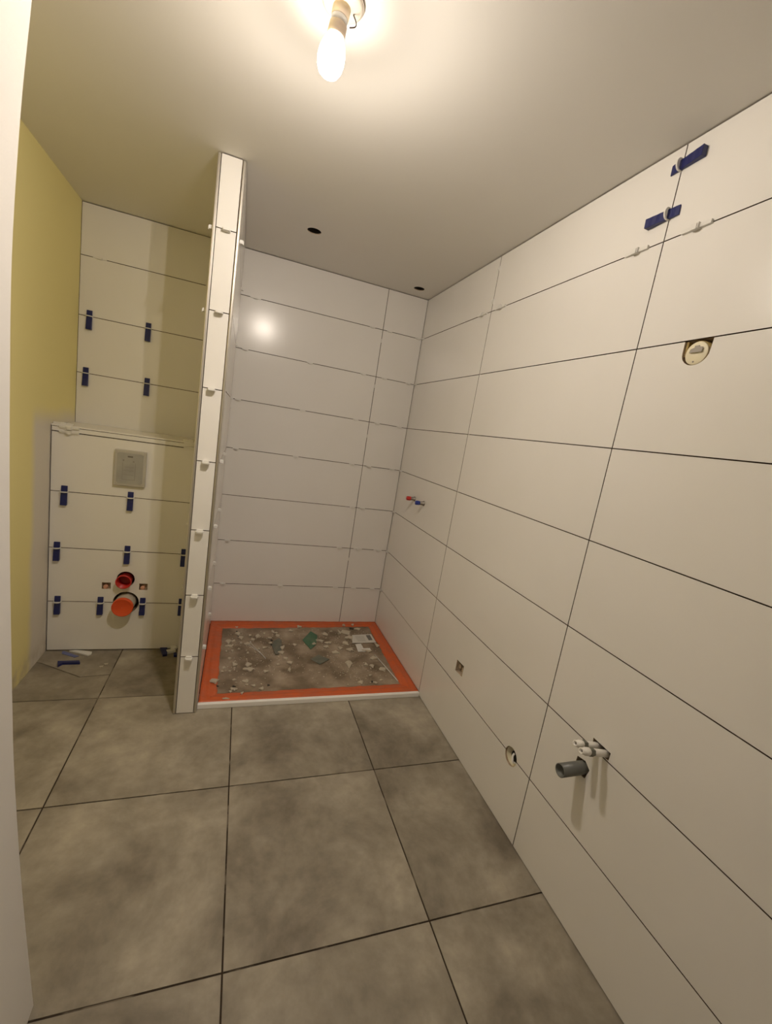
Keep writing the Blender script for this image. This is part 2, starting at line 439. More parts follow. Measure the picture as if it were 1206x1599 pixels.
# ---------------------------------------------------------------- loose rubble on the shower floor
LIGHT = [(-0.993, -0.171, 0.029, 0.023), (-0.975, -0.224, 0.029, 0.019), (-1.015, -0.26, 0.014, 0.021), (-1.048, -0.274, 0.033, 0.024), (-1.042, -0.328, 0.032, 0.02), (-1.056, -0.384, 0.013, 0.014), (-1.022, -0.381, 0.014, 0.011), (-0.984, -0.363, 0.021, 0.011), (-0.973, -0.29, 0.017, 0.015), (-1.001, -0.076, 0.02, 0.01), (-0.919, -0.193, 0.017, 0.013), (-0.869, -0.209, 0.025, 0.029), (-0.9, -0.251, 0.017, 0.019), (-0.935, -0.301, 0.029, 0.018), (-0.933, -0.411, 0.016, 0.014), (-1.034, -0.474, 0.017, 0.016), (-1.006, -0.535, 0.028, 0.025), (-1.008, -0.568, 0.013, 0.012), (-1.063, -0.569, 0.017, 0.014), (-1.07, -0.602, 0.014, 0.01), (-1.032, -0.6, 0.015, 0.012), (-0.933, -0.539, 0.026, 0.025), (-0.933, -0.588, 0.039, 0.027), (-0.837, -0.614, 0.026, 0.014), (-1.006, -0.683, 0.016, 0.009), (-0.949, -0.699, 0.033, 0.015), (-0.943, -0.732, 0.012, 0.008), (-0.909, -0.742, 0.024, 0.009), (-0.867, -0.773, 0.02, 0.015), (-1.008, -0.77, 0.035, 0.017), (-1.024, -0.786, 0.016, 0.007), (-1.103, -0.703, 0.035, 0.022), (-0.967, -0.814, 0.012, 0.012), (-0.771, -0.139, 0.018, 0.024), (-0.749, -0.156, 0.013, 0.017), (-0.739, -0.2, 0.021, 0.02), (-0.795, -0.228, 0.025, 0.016), (-0.794, -0.294, 0.022, 0.015), (-0.827, -0.166, 0.013, 0.013), (-0.649, -0.13, 0.032, 0.017), (-0.584, -0.07, 0.031, 0.02), (-0.645, -0.32, 0.025, 0.013), (-0.724, -0.351, 0.025, 0.027), (-0.739, -0.413, 0.024, 0.028), (-0.718, -0.483, 0.028, 0.022), (-0.697, -0.529, 0.021, 0.021), (-0.705, -0.605, 0.014, 0.02), (-0.867, -0.366, 0.014, 0.009), (-0.831, -0.348, 0.034, 0.011), (-0.765, -0.543, 0.014, 0.01), (-1.044, -0.853, 0.023, 0.006), (-0.421, -0.174, 0.037, 0.026), (-0.31, -0.151, 0.019, 0.038), (-0.258, -0.159, 0.051, 0.043), (-0.263, -0.229, 0.038, 0.032), (-0.261, -0.053, 0.024, 0.015), (-0.191, -0.048, 0.02, 0.015), (-0.169, -0.103, 0.032, 0.02), (-0.471, -0.27, 0.036, 0.017), (-0.516, -0.309, 0.017, 0.017), (-0.419, -0.299, 0.05, 0.021), (-0.442, -0.348, 0.035, 0.025), (-0.354, -0.371, 0.032, 0.016), (-0.397, -0.423, 0.035, 0.02), (-0.29, -0.39, 0.047, 0.032), (-0.161, -0.5, 0.036, 0.023), (-0.232, -0.574, 0.024, 0.018), (-0.2, -0.594, 0.027, 0.018), (-0.136, -0.633, 0.041, 0.021), (-0.087, -0.342, 0.027, 0.03), (-0.342, -0.563, 0.04, 0.039), (-0.237, -0.687, 0.016, 0.008), (-0.187, -0.741, 0.013, 0.008), (-0.231, -0.766, 0.026, 0.014), (-0.317, -0.76, 0.031, 0.015), (-0.182, -0.41, 0.044, 0.016), (-0.304, -0.309, 0.037, 0.026), (-0.369, -0.135, 0.015, 0.009)]
DARK = [(-1.0, -0.133, 0.012, 0.012), (-0.987, -0.2, 0.012, 0.011), (-0.784, -0.258, 0.02, 0.014), (-0.787, -0.314, 0.02, 0.015), (-0.831, -0.744, 0.015, 0.012), (-1.007, -0.742, 0.02, 0.013), (-1.089, -0.734, 0.016, 0.012), (-0.243, -0.752, 0.018, 0.011), (-0.207, -0.095, 0.048, 0.02)]
protos = []
rnd = random.Random(21)
for k in range(7):
    bm = new(); bmesh.ops.create_icosphere(bm, subdivisions=2, radius=.5)
    ax = Vector((rnd.uniform(-1, 1), rnd.uniform(-1, 1), rnd.uniform(-1, 1)))
    for v in bm.verts:
        c = v.co.copy(); s = 1 + .28*math.sin(7*c.x + k*1.7)*math.cos(6*c.y - k) + rnd.uniform(-.16, .16)
        v.co = c*s; v.co.x *= 1 + .35*math.sin(5*c.y + 2*k); v.co.y *= 1 + .35*math.cos(6*c.x + k); v.co.z = max(-.32, min(.30 + .12*math.sin(9*c.x + 7*c.y), v.co.z))
    me = bpy.data.meshes.new('adhesive_chip'); bm.to_mesh(me); bm.free(); me.materials.append(M_chip)
    protos.append(me)
src = bpy.data.objects.new('adhesive_chip', protos[0])
src['category'] = 'debris'; src['label'] = 'pale crumb of dried tile adhesive on the shower floor'; src['group'] = 'adhesive crumbs on the shower floor'
def where(x, y):
    a = 'left' if x < -.78 else ('middle' if x < -.40 else 'right')
    b = 'back' if y > -.25 else ('centre' if y > -.55 else 'front')
    return a, b
def crumb_label(x, y, wx, wy):
    s = max(wx, wy)
    size = 'tiny' if s < .0125 else 'small' if s < .019 else 'medium' if s < .027 else 'large'
    shape = 'flat wide' if wx > 2.2*wy else 'chunky' if wy > .85*wx else 'rough'
    col = 'far left' if x < -.96 else 'left' if x < -.80 else 'middle' if x < -.45 else 'right' if x < -.27 else 'far right'
    row = 'near the back' if y > -.22 else 'behind centre' if y > -.38 else 'ahead of centre' if y > -.60 else 'near the front'
    return '%s %s pale adhesive crumb, %s of shower floor, %s' % (size, shape, col, row)
first = True
for x, y, wx, wy in LIGHT:
    o = src if first else src.copy(); first = False
    C.objects.link(o); o.data = rnd.choice(protos)
    wx = max(wx*1.2, .010); wy = max(wy*1.5, .011); h = min(.017, .5*min(wx, wy) + .004)
    o.scale = (wx, wy, h); o.rotation_euler = (0, 0, rnd.uniform(-.5, .5))
    on_band = (x < -1.09 or y < -.79 or x > -.08 or y > -.06)
    o.location = (x, y, (.0205 if on_band else .0132) + .25*h)
    a, b = where(x, y)
    o['label'] = crumb_label(x, y, wx, wy)
    o['group'] = 'adhesive crumbs on the shower floor'
dm = protos[2].copy(); dm.materials.clear(); dm.materials.append(M_dark)
dsrc = bpy.data.objects.new('dark_crumb', dm); dsrc['category'] = 'debris'; first = True
for x, y, wx, wy in DARK:
    o = dsrc if first else dsrc.copy(); first = False
    C.objects.link(o); o.scale = (wx, wy, .008); o.location = (x, y, .0150)
    if y < -.79: o.location.z = .021
    a, b = where(x, y)
    o['label'] = 'dark crumb on the shower floor, %s %s area' % (a, b)
    o['group'] = 'dark crumbs, %s %s of the shower floor' % (a, b)
# fine grit nobody could count
bm = new(); rnd = random.Random(5)
def grit(n, cx, cy, sx, sy):
    for _ in range(n):
        x = rnd.gauss(cx, sx); y = rnd.gauss(cy, sy)
        if not (-1.06 < x < -.105 and -.77 < y < -.105): continue
        s = rnd.uniform(.0012, .0038)
        m = Matrix.Translation((x, y, .0138)) @ Matrix.Rotation(rnd.uniform(0, 6), 4, 'Z') @ Matrix.Diagonal((s*1.3, s, s*.6, 1))
        bmesh.ops.create_icosphere(bm, subdivisions=1, radius=1, matrix=m)
grit(260, -.93, -.40, .12, .22); grit(200, -.30, -.30, .13, .15); grit(160, -.60, -.40, .25, .22); grit(90, -.28, -.65, .12, .08)
g = tag(obj('mortar_grit', bm, M_chip), 'fine pale mortar grit scattered over the grey shower screed', 'grit'); g['kind'] = 'stuff'

def sheet(name, pts, z0, th, m, label, cat, curl=0, parent=None):
    bm = new(); vs = prism(bm, pts, z0, z0 + th)
    if curl:
        cx = sum(p[0] for p in pts)/len(pts); cy = sum(p[1] for p in pts)/len(pts)
        bmesh.ops.subdivide_edges(bm, edges=bm.edges, cuts=2, use_grid_fill=True)
        for v in bm.verts:
            d = math.hypot(v.co.x-cx, v.co.y-cy); v.co.z += curl*d*(1 + .6*math.sin(v.co.x*70))
    o = obj(name, bm, m, parent)
    return tag(o, label, cat) if label else o
sheet('green_plastic_scrap', [(-.515,-.139),(-.476,-.193),(-.503,-.315),(-.548,-.382),(-.569,-.314),(-.586,-.257)], .0140, .0015, M_green,
      'dark green diamond-shaped plastic scrap on the back of the shower floor', 'scrap', .02)
sheet('grey_scrap', [(-.568,-.495),(-.51,-.445),(-.45,-.502),(-.519,-.557)], .0140, .002, M_greyscrap, 'grey-green square scrap in the middle of the shower floor', 'scrap', .01)
sheet('grey_cloth_scrap', [(-.787,-.330),(-.772,-.270),(-.735,-.235),(-.722,-.270),(-.735,-.380),(-.752,-.433),(-.775,-.441)], .0138, .004, M_greyscrap,
      'crumpled dull grey scrap between adhesive crumbs left of the green scrap', 'scrap', .03)
lb = sheet('paper_label', [(-.231,-.195),(-.085,-.18),(-.082,-.302),(-.255,-.306)], .0165, .0008, M_label, 'white paper label with a grey printed patch at the right of the shower floor', 'label')
sheet('printed_patch', [(-.130,-.197),(-.098,-.194),(-.098,-.268),(-.128,-.271)], .0174, .0003, M_print, None, None, parent=lb)
bm = new()
for k in range(5): bx(bm, -.215 + .001*k, -.150, -.215 - k*.016, -.2175 - k*.016, .0174, .0177)
obj('printed_line', bm, M_greyscrap, lb)
sheet('white_plastic_corner', [(-.237,-.324),(-.197,-.315),(-.196,-.380),(-.151,-.376),(-.150,-.400),(-.168,-.413),(-.243,-.418)], .0140, .004, M_clip,
      'white L-shaped plastic piece just in front of the paper label', 'scrap')
bm = new(); tube(bm, [(-.142,-.461,.017), (-.115,-.61,.018), (-.087,-.763,.017)], .003, 6)
tag(obj('plastic_strip', bm, M_clip), 'thin pale strip along the right edge of the shower screed', 'strip')
for pts, lab in (([(-.946,-.302),(-.927,-.313),(-.868,-.401),(-.832,-.48)], 'thin white cable tie on the shower floor, the left one of a crossed pair'),
                 ([(-.917,-.283),(-.895,-.343),(-.864,-.405),(-.834,-.475)], 'thin white cable tie on the shower floor, the right one of a crossed pair')):
    bm = new(); z = .0155 if 'left one' in lab else .0182
    tube(bm, spline([(x, y, z) for x, y in pts], 6), .0014, 6)
    t = thing('cable_tie', lab, 'cable tie'); obj('strap', bm, M_clip, t)
    bm = new(); x, y = pts[0]; bx(bm, x-.004, x+.004, y-.004, y+.004, z-.0022, z+.003); obj('tie_head', bm, M_clip, t, bevel=.001)

# ---------------------------------------------------------------- levelling clips with blue wedges
def make_wedge_clip(loc, rot, label, up=1, group=None, roll=0):
    t = thing('wedge_clip', label, 'tile clip', loc, rot, group)
    bm = new()                              # wedge: thin end up, ribbed face, long side down the wall
    z0, z1 = (.031, -.069) if up > 0 else (-.031, .069)
    pr = [(-.0006, z0), (-.0045, z0)] + [(-.0045 - .0125*k/9 - (.0007 if k % 2 else 0), z0 + (z1-z0)*k/9) for k in range(1, 10)] + [(-.0006, z1)]
    lo = [bm.verts.new((-.0135, a, b)) for a, b in pr]; hi = [bm.verts.new((.0135, a, b)) for a, b in pr]
    n = len(pr); bm.faces.new(lo[::-1]); bm.faces.new(hi)
    for i in range(n): bm.faces.new((lo[i], lo[(i+1) % n], hi[(i+1) % n], hi[i]))
    obj('wedge', bm, M_blue, t, bevel=.0012)
    bm = new()                              # arched white tab that holds the wedge
    out = [(-.0165, .001), (-.0165, -.012)] + [(.0165*math.cos(a)*-1, -.012 - .0125*math.sin(a)) for a in [PI*k/10 for k in range(1, 10)]] + [(.0165, -.012), (.0165, .001)]
    inn = [(.0138, .001), (.0138, -.012), (.009, -.0145), (-.009, -.0145), (-.0138, -.012), (-.0138, .001)]
    prism(bm, out + inn, -.0022, .0022)
    obj('tab', bm, M_clip, t)
    return t
proto_w = make_wedge_clip((-1.922, 0, 1.792), (0, 0, 0), 'blue levelling wedge in the upper back wall joint near the green wall')
def wedge(loc, rot, lab): return dup(proto_w, loc, rot, lab)
wedge((-1.639, 0, 1.792), (0, 0, 0), 'blue levelling wedge in the upper back wall joint near the partition shadow')
wedge((-1.930, 0, 1.492), (0, 0, 0), 'blue levelling wedge on the back wall above the ledge, near the green wall')
wedge((-1.629, 0, 1.492), (0, 0, 0), 'blue levelling wedge on the back wall above the ledge, nearer the partition')
wedge((-1.909, YB, .884), (0, 0, .0), 'blue wedge at the left end of the joint below the milky flush cover')
wedge((-1.613, YB, .884), (0, 0, .0), 'blue wedge directly below the milky flush cover')
wedge((-1.934, YB, .586), (0, 0, .0), 'blue wedge at the left end of the joint above the red pipe')
wedge((-1.614, YB, .586), (0, 0, .0), 'blue wedge directly above the red pipe')
wedge((-1.335, YB, .586), (0, 0, .0), 'blue wedge beside the partition in the joint above the red pipe')
wedge((-1.925, YB, .288), (0, 0, .0), 'blue wedge at the far left of the lowest joint beside the big orange pipe')
wedge((-1.729, YB, .288), (0, 0, .0), 'blue wedge just left of the big orange pipe')
wedge((-1.525, YB, .288), (0, 0, .0), 'blue wedge just right of the big orange pipe')
wedge((-1.328, YB, .288), (0, 0, .0), 'blue wedge half hidden by the partition in the lowest joint')
def wall_wedge(y, z, roll, lab):
    m = Matrix.Rotation(R_RIGHT, 4, 'Z') @ Matrix.Rotation(roll, 4, 'Y')
    return wedge((0, y, z), m.to_euler(), lab)
wall_wedge(YBJ, 2.290, -PI/2 - .03, 'bright blue wedge high on the right wall, close under the ceiling')
wall_wedge(YBJ, 2.163, PI/2 - .05, 'bright blue wedge high on the right wall, the lower of two')

# ---------------------------------------------------------------- plain white clips in the joints
def clip_mesh(wd, stub, d, h=.0045, base=.004):
    bm = new(); bx(bm, -wd/2, wd/2, -base, .0012, -h/2, h/2)
    bx(bm, -stub/2, stub/2, -d, .0012, -h*.75, h*.75)
    bx(bm, -stub*.36, stub*.36, -d - .0025, -d + .001, -h*.95, h*.45)
    bmesh.ops.recalc_face_normals(bm, faces=bm.faces)
    me = bpy.data.meshes.new('spacer_clip'); bm.to_mesh(me); bm.free(); me.materials.append(M_clip); return me
def front_clip_mesh():                      # the snapped-off foot left standing: a small white shelf with rounded corners
    bm = new(); prism(bm, [(-.0155, .001), (-.0155, -.014), (-.011, -.024), (.011, -.024), (.0155, -.014), (.0155, .001)][::-1], -.008, -.001)
    bx(bm, -.012, .012, -.012, .001, -.002, .004)
    bmesh.ops.recalc_face_normals(bm, faces=bm.faces)
    me = bpy.data.meshes.new('spacer_clip'); bm.to_mesh(me); bm.free(); me.materials.append(M_clip); return me
ME = {'s': clip_mesh(.036, .024, .011, .006), 'l': clip_mesh(.062, .022, .012, .006), 'x': clip_mesh(.083, .022, .014, .010, .008), 't': clip_mesh(.022, .016, .007), 'f': front_clip_mesh(), 'p': clip_mesh(.026, .020, .012, .009)}
csrc = bpy.data.objects.new('spacer_clip', ME['s']); csrc['category'] = 'tile clip'; csrc['label'] = ''; used = [False]
def clip(kind, loc, rz, lab, roll=0, group=None):
    o = csrc if not used[0] else csrc.copy(); used[0] = True
    C.objects.link(o); o.data = ME[kind]; o.location = loc
    o.rotation_euler = (Matrix.Rotation(rz, 4, 'Z') @ Matrix.Rotation(roll, 4, 'Y')).to_euler()
    o['label'] = lab
    if group: o['group'] = group
    return o
ORD = {6: 'first', 5: 'second', 4: 'third', 3: 'fourth', 2: 'fifth', 1: 'sixth', 0: 'seventh'}
GB = 'white clips in the shower back wall joints'
for r, cols in ((6, ((-1.088, 'l'), (-.355, 's'), (-.236, 's'), (-.03, 's'))), (5, ((-1.118, 's'), (-.726, 's'), (-.372, 's'), (-.223, 's'), (-.049, 's'))),
                (4, ((-1.133, 's'), (-.735, 's'), (-.378, 's'), (-.226, 's'), (-.062, 's'))), (3, ((-1.117, 's'), (-.743, 's'), (-.361, 's'), (-.238, 's'), (-.063, 's'))),
                (2, ((-.312, 's'), (-.238, 's'))), (1, ((-1.113, 's'), (-.363, 's'), (-.226, 'l'), (-.074, 'l'))), (0, ((-1.116, 's'), (-.741, 's'), (-.349, 's'), (-.213, 's'), (-.069, 's')))):
    for x, kd in cols:
        pos = ('at the partition end' if x < -1 else 'mid-length of the wide tile' if x < -.6 else 'just left of the upright joint' if x < XJ
               else 'just right of the upright joint' if x < -.15 else 'at the corner end')
        clip(kd, (x, 0, ROWS[r] - .001), 0, 'white clip on shower back wall, %s joint down, %s' % (ORD[r], pos), group=GB)
for z, lab in ((2.023, 'just below the first level joint'), (1.730, 'just below the second level joint'), (1.396, 'a little below the third level joint'), (.511, 'under the sixth level joint')):
    clip('t', (XJ, 0, z), 0, 'small white clip in the back wall upright joint, ' + lab, roll=PI/2, group='white clips in the upright joint of the back wall')
clip('l', (-1.885, 0, ROWS[6]), 0, 'long white clip in the top joint of the back wall next to the green wall')
clip('s', (-1.345, 0, ROWS[6]), 0, 'white clip in the top toilet niche joint next to the partition')
for y, r, kd, lab in ((-1.715, 6, 'x', 'long white clip in the right wall top joint, under the lower blue wedge'), (-1.904, 6, 'x', 'long white clip in the top joint of the right wall, right of the upright joint'),
                  (-.800, 6, 'x', 'white clip in the top joint of the right wall, left of the pale upright joint'), (-.962, 6, 'x', 'white clip in the top joint of the right wall, right of the pale upright joint'),
                  (-.022, 1, 's', 'white clip at the corner end of the sixth joint on the right wall'), (-.022, 0, 's', 'white clip at the corner end of the lowest joint on the right wall'),
                  (-.022, 2, 's', 'white clip at the corner end of the fifth joint on the right wall'), (-.022, 3, 's', 'white clip at the corner end of the fourth joint on the right wall'),
                  (-.024, 5, 's', 'white clip at the corner end of the second joint on the right wall'), (-.022, 6, 's', 'white clip at the corner end of the top joint on the right wall')):
    clip(kd, (0, y, ROWS[r] + (.001 if kd == 'x' else 0)), R_RIGHT, lab, group='white clips on the right wall')
for z, lab in ((2.290, 'upper'), (2.139, 'lower')):
    clip('t', (0, YA, z), R_RIGHT, 'small white clip in the pale upright joint of the right wall, the %s of two' % lab, roll=PI/2)
for k, r in enumerate(range(6, -1, -1)):
    clip('f', ((-1.2215, -1.2225, -1.2265, -1.2245, -1.2245, -1.2225, -1.2245)[k], YC + .0005, ROWS[r]), 0,
         'white clip on the narrow front of the partition, %s one from the top' % ORD[r], group='white clips down the front of the partition')
for y, rs, wh in ((-.83, (6, 3, 2, 1, 0), 'near its front edge'), (-.47, (3, 2, 1, 0), 'halfway back'), (-.12, (6, 5, 4), 'near the back wall')):
    for r in rs:
        clip('p', (XP - .0002, y, ROWS[r]), R_INNER, 'white clip, shower side of the partition %s, %s joint down' % (wh, ORD[r]), group='white clips on the shower side of the partition')
for r, y in ((6, -.895), (5, -.885), (2, -.85), (1, -.84)):
    clip('p', (XL + .0002, y, ROWS[r]), R_RIGHT, 'white clip on the toilet side of the partition, %s joint down' % ORD[r], group='white clips on the toilet side of the partition')
clip('x', (-1.895, YB, 1.1855), 0, 'long white clip on the front edge of the ledge at its left end')
clip('x', (-1.895, YB, 1.2085), 0, 'long white clip just under the ledge top at its left end')
clip('x', (-1.335, YB, 1.1855), 0, 'long white clip on the front edge of the ledge beside the partition')
clip('x', (-1.335, YB, 1.2085), 0, 'long white clip just under the ledge top beside the partition')
o = clip('x', (-1.930, -.300, ZB + .0082), 0, 'white clip lying on top of the ledge in the left corner')
o = clip('x', (-1.345, -.300, ZB + .0082), 0, 'white clip lying on top of the ledge beside the partition')

# ---------------------------------------------------------------- cistern opening cover
t = thing('flush_cover', 'milky grey rectangular plastic cover over the flush plate opening', 'cover', (-1.6205, YB, 1.0405))
bm = new(); bx(bm, -.0725, .0725, -.020, .0005, -.094, .094); obj('cover_box', bm, M_coverrim, t, bevel=.004)
bm = new(); bx(bm, -.060, .060, -.0215, -.0195, -.082, .080); obj('cover_panel', bm, M_cover, t, bevel=.0008)
for x, z in ((-.058, .080), (.058, .080), (-.058, -.080), (.058, -.080)):
    bm = new(); lathe(bm, [(.006, 0), (.006, .0015), (.004, .0025)], 14, Matrix.Translation((x, -.0195, z)) @ Matrix.Rotation(PI/2, 4, 'X'))
    obj('corner_stud', bm, M_coverrim, t)
bm = new(); bx(bm, -.012, .012, -.0222, -.0214, .058, .066)
obj('printed_mark', bm, M_print, t)
bm = new()                                     # faint embossed diagram, as on the cover
for x0, x1, z0, z1 in ((-.034, -.027, .036, .046), (.012, .020, .034, .041), (-.034, -.032, -.058, .030), (.024, .026, -.058, .030), (-.034, .026, -.060, -.058), (-.028, .018, .006, .008), (-.028, .018, -.012, -.010), (-.028, .018, -.034, -.032)):
    bx(bm, x0, x1, -.0219, -.0214, z0, z1)
obj('embossed_diagram', bm, mat('embossed_grey', (.27, .26, .23), .5), t)

# ---------------------------------------------------------------- toilet pipes
def pipe_y(name, bm_prof, m, parent, seg=40):
    bm = new(); lathe(bm, bm_prof, seg, Matrix.Rotation(PI/2, 4, 'X'), cap0=False, cap1=False); return obj(name, bm, m, parent)
t = thing('flush_pipe', 'red round pipe stub in the smaller hole of the toilet boxing', 'pipe', (-1.617, YB, .423))
pipe_y('pipe_tube', [(.032, -.08), (.036, -.08), (.036, .034), (.0385, .034), (.0385, .042), (.033, .042), (.033, .02), (.032, .02), (.032, -.08)], M_red, t)
bm = new(); lathe(bm, [(.0318, -.02), (.0318, -.012), (.024, -.016), (.010, -.018)], 32, Matrix.Rotation(PI/2, 4, 'X')); o = obj('pipe_plug', bm, mat('dark_red_plug', (.30, .012, .01), .4), t); o['label'] = 'dark red recessed plug'
t = thing('drain_pipe', 'large orange capped drain pipe poking from the toilet boxing', 'pipe', (-1.611, YB, .287))
pipe_y('pipe_tube', [(.044, -.10), (.049, -.10), (.049, .060), (.044, .060), (.044, -.10)], mat('grey_drain_tube', (.45, .40, .33), .5), t)
bm = new(); prof = [(.0515, .050), (.0515, .068), (.049, .071), (.046, .0685), (.001, .0685)]
lathe(bm, prof, 40, Matrix.Rotation(PI/2, 4, 'X'), cap0=False, cap1=False); o = obj('pipe_cap', bm, M_orpipe, t); o['label'] = 'bright orange end cap'
for x, s in ((-1.706, 'left'), (-1.527, 'right')):
    t = thing('mounting_socket', 'small square opening with a pink plug, %s of the red pipe' % s, 'socket', (x, YB, .3835))
    bm = new(); bx(bm, -.0205, .0205, .022, .0295, -.018, .018); obj('recess_plate', bm, M_gyp, t)
    bm = new(); lathe(bm, [(.0115, -.022), (.0115, -.002), (.009, .001), (.004, .001)], 20, Matrix.Translation((-.004, 0, -.008)) @ Matrix.Rotation(PI/2, 4, 'X'))
    obj('pink_plug', bm, mat('pink_plug_plastic', (.62, .33, .22), .5), t)

# ---------------------------------------------------------------- right wall: boxes and pipes
RX = (0, 0, R_RIGHT)
def lx(bm, prof, seg=28, x=0, z=0, tilt=0, yaw=0, **k):
    m = Matrix.Translation((x, 0, z)) @ Matrix.Rotation(yaw, 4, 'Z') @ Matrix.Rotation(PI/2 - tilt, 4, 'X'); lathe(bm, prof, seg, m, **k)
t = thing('wall_box', 'round ivory electrical box cap in an untidy hole high on the right wall', 'wall box', (0, -1.995, 1.7575), RX)
bm = new(); lx(bm, [(.0325, -.042), (.0325, -.008), (.0295, -.008), (.0295, -.042)], cap0=False, cap1=False); obj('box_ring', bm, M_ring, t)
bm = new(); lx(bm, [(.030, -.010), (.030, -.0035), (.0285, -.002), (.001, -.002)], 36, cap1=False); obj('box_cap', bm, M_cap, t)
bm = new(); prism(bm, [(-.016, .001), (.017, .001), (.018, .013), (.008, .014), (.008, .018), (-.004, .018), (-.004, .013), (-.014, .010)], -.0035, -.0015, axis='y'); obj('cap_slot', bm, M_brass, t)
bm = new(); lx(bm, [(.0022, -.003), (.0022, -.0008)], 10, x=-.002, z=-.022); obj('cap_screw', bm, M_brass, t)
bm = new(); bx(bm, -.034, .036, .030, .043, .012, .034); bx(bm, -.036, -.030, .006, .040, -.006, .033); obj('foam_filling', bm, M_ring, t)

t = thing('socket_opening', 'small squarish socket hole low on the right wall near the shower', 'hole', (0, -1.229, .383), RX)
bm = new(); bx(bm, -.031, .031, .038, .049, -.025, .024); obj('recess_back', bm, M_gyp, t)
bm = new(); bx(bm, -.028, -.010, .010, .038, -.012, .010); bx(bm, -.004, .008, .016, .038, -.020, .004); obj('gypsum_lump', bm, M_gyp, t, bevel=.003)
t = thing('junction_box', 'round open box hole with a cable, low on the right wall', 'wall box', (0, -1.690, .288), RX)
bm = new(); lx(bm, [(.0355, -.050), (.0355, -.008), (.033, -.006), (.033, -.049)], cap0=True, cap1=True); obj('box_cup', bm, M_cap, t)
bm = new(); lx(bm, [(.0325, -.0485), (.0325, -.046), (.001, -.046)], cap1=False); lx(bm, [(.021, -.046), (.021, -.012), (.001, -.012)], x=.008, z=.004, cap1=False); obj('box_back', bm, M_hole, t)
bm = new(); tube(bm, spline([(-.004, .045, .012), (.002, .010, .010), (.010, .002, -.003), (.016, .004, -.014), (.018, .03, -.020)]), .004, 8); obj('cable', bm, M_white, t)

t = thing('drain_pipe', 'short grey open waste pipe sticking out of the right wall', 'pipe', (0, -1.994, .507), RX)
bm = new(); lx(bm, [(.0175, -.075), (.020, -.075), (.020, .0860), (.0175, .0860), (.0175, -.075)], 36, tilt=.0, cap0=False, cap1=False); obj('pipe_tube', bm, M_greypipe, t)
bm = new(); lx(bm, [(.0174, -.06), (.0174, -.058)], 24); obj('pipe_inside', bm, M_hole, t)
bm = new(); bx(bm, -.026, .018, .060, .088, -.026, .026); obj('hole_back', bm, M_hole, t)
def water_pipe(y, z, ln, tilt, yaw, lab):
    t = thing('water_pipe', lab, 'pipe', (0, y, z), RX, 'white water pipes for the basin')
    bm = new(); lx(bm, [(.0105, -.045), (.0105, ln*.50), (.0098, ln*.52)], 24, tilt=tilt, yaw=yaw); obj('sleeve', bm, M_sleeve, t)
    bm = new(); lx(bm, [(.0115, ln*.50), (.0125, ln*.52), (.0125, ln*.66), (.011, ln*.68)], 6, tilt=tilt, yaw=yaw, smooth=False); obj('collar', bm, M_greyscrap, t)
    bm = new(); lx(bm, [(.0095, ln*.66), (.0115, ln*.70), (.0115, ln*.84), (.009, ln*.86), (.009, ln), (.0055, ln), (.0055, ln*.9)], 20, tilt=tilt, yaw=yaw); obj('plug', bm, M_sleeve, t)
    bm = new(); lx(bm, [(.0054, ln*.91), (.0054, ln*.915)], 14, tilt=tilt, yaw=yaw); obj('plug_bore', bm, M_hole, t)
water_pipe(-2.022, .607, .090, .20, 0, 'left of two white water pipe stubs above the grey waste pipe')
water_pipe(-2.055, .608, .100, .20, 0, 'right of two white water pipe stubs above the grey waste pipe')
bm = new(); bx(bm, .048, .0595, -2.068, -2.008, .598, .620); tag(obj('pipe_slot_back', bm, M_hole), 'dark slot in the right wall behind the two white pipes', 'hole')

for y, m, lab, col in ((-.344, M_red, 'red-capped metal shower pipe stub on the right wall', 'red'), (-.494, M_bluecap, 'blue-capped metal shower pipe stub on the right wall', 'blue')):
    t = thing('shower_pipe', lab, 'pipe', (0, y, 1.050), RX)
    bm = new(); lx(bm, [(.014, -.006), (.0155, 0), (.0155, .004), (.0115, .006), (.0115, .034)], 20); obj('pipe_stub', bm, M_brass, t)
    bm = new(); lx(bm, [(.0125, .030), (.0135, .031), (.0135, .050), (.012, .056), (.006, .057)], 20); obj('cap', bm, m, t)

# ---------------------------------------------------------------- bits on the floor of the toilet niche
sheet('blue_film_scrap', [(-1.895,-.331),(-1.802,-.388),(-1.818,-.402),(-1.89,-.36)][::-1], .0006, .002, M_bluefilm, 'pale blue plastic scrap on the floor against the toilet boxing', 'scrap', .01)
sheet('broken_clip', [(-1.83,-.333),(-1.862,-.338),(-1.762,-.388),(-1.750,-.374),(-1.752,-.354)][::-1], .0006, .007, M_clip, 'white broken clip lying beside the pale blue scrap', 'tile clip')
def loose_wedge(pts, lab, z1=.014):
    o = sheet('loose_wedge', pts, .0006, z1, M_blue, lab, 'wedge'); return o
loose_wedge([(-1.864,-.493),(-1.850,-.470),(-1.774,-.469),(-1.782,-.450),(-1.878,-.451)][::-1], 'dark blue wedge lying alone on the niche floor near the green wall', .012)
loose_wedge([(-1.42,-.330),(-1.383,-.330),(-1.372,-.402),(-1.394,-.408)], 'dark blue wedge on the niche floor left of the chunky white clip', .014)
loose_wedge([(-1.342,-.386),(-1.326,-.380),(-1.320,-.413),(-1.336,-.414)], 'dark blue wedge under the chunky white clip on the niche floor', .012)
bm = new(); bx(bm, -.026, .020, -.014, .010, 0, .016); bx(bm, -.004, .028, -.004, .024, .0155, .027)
tag(obj('broken_clip', bm, M_clip, loc=(-1.356, -.360, .0006), rot=(0, 0, .35), bevel=.001), 'chunky white clip on the floor between two dark wedges by the partition', 'tile clip')
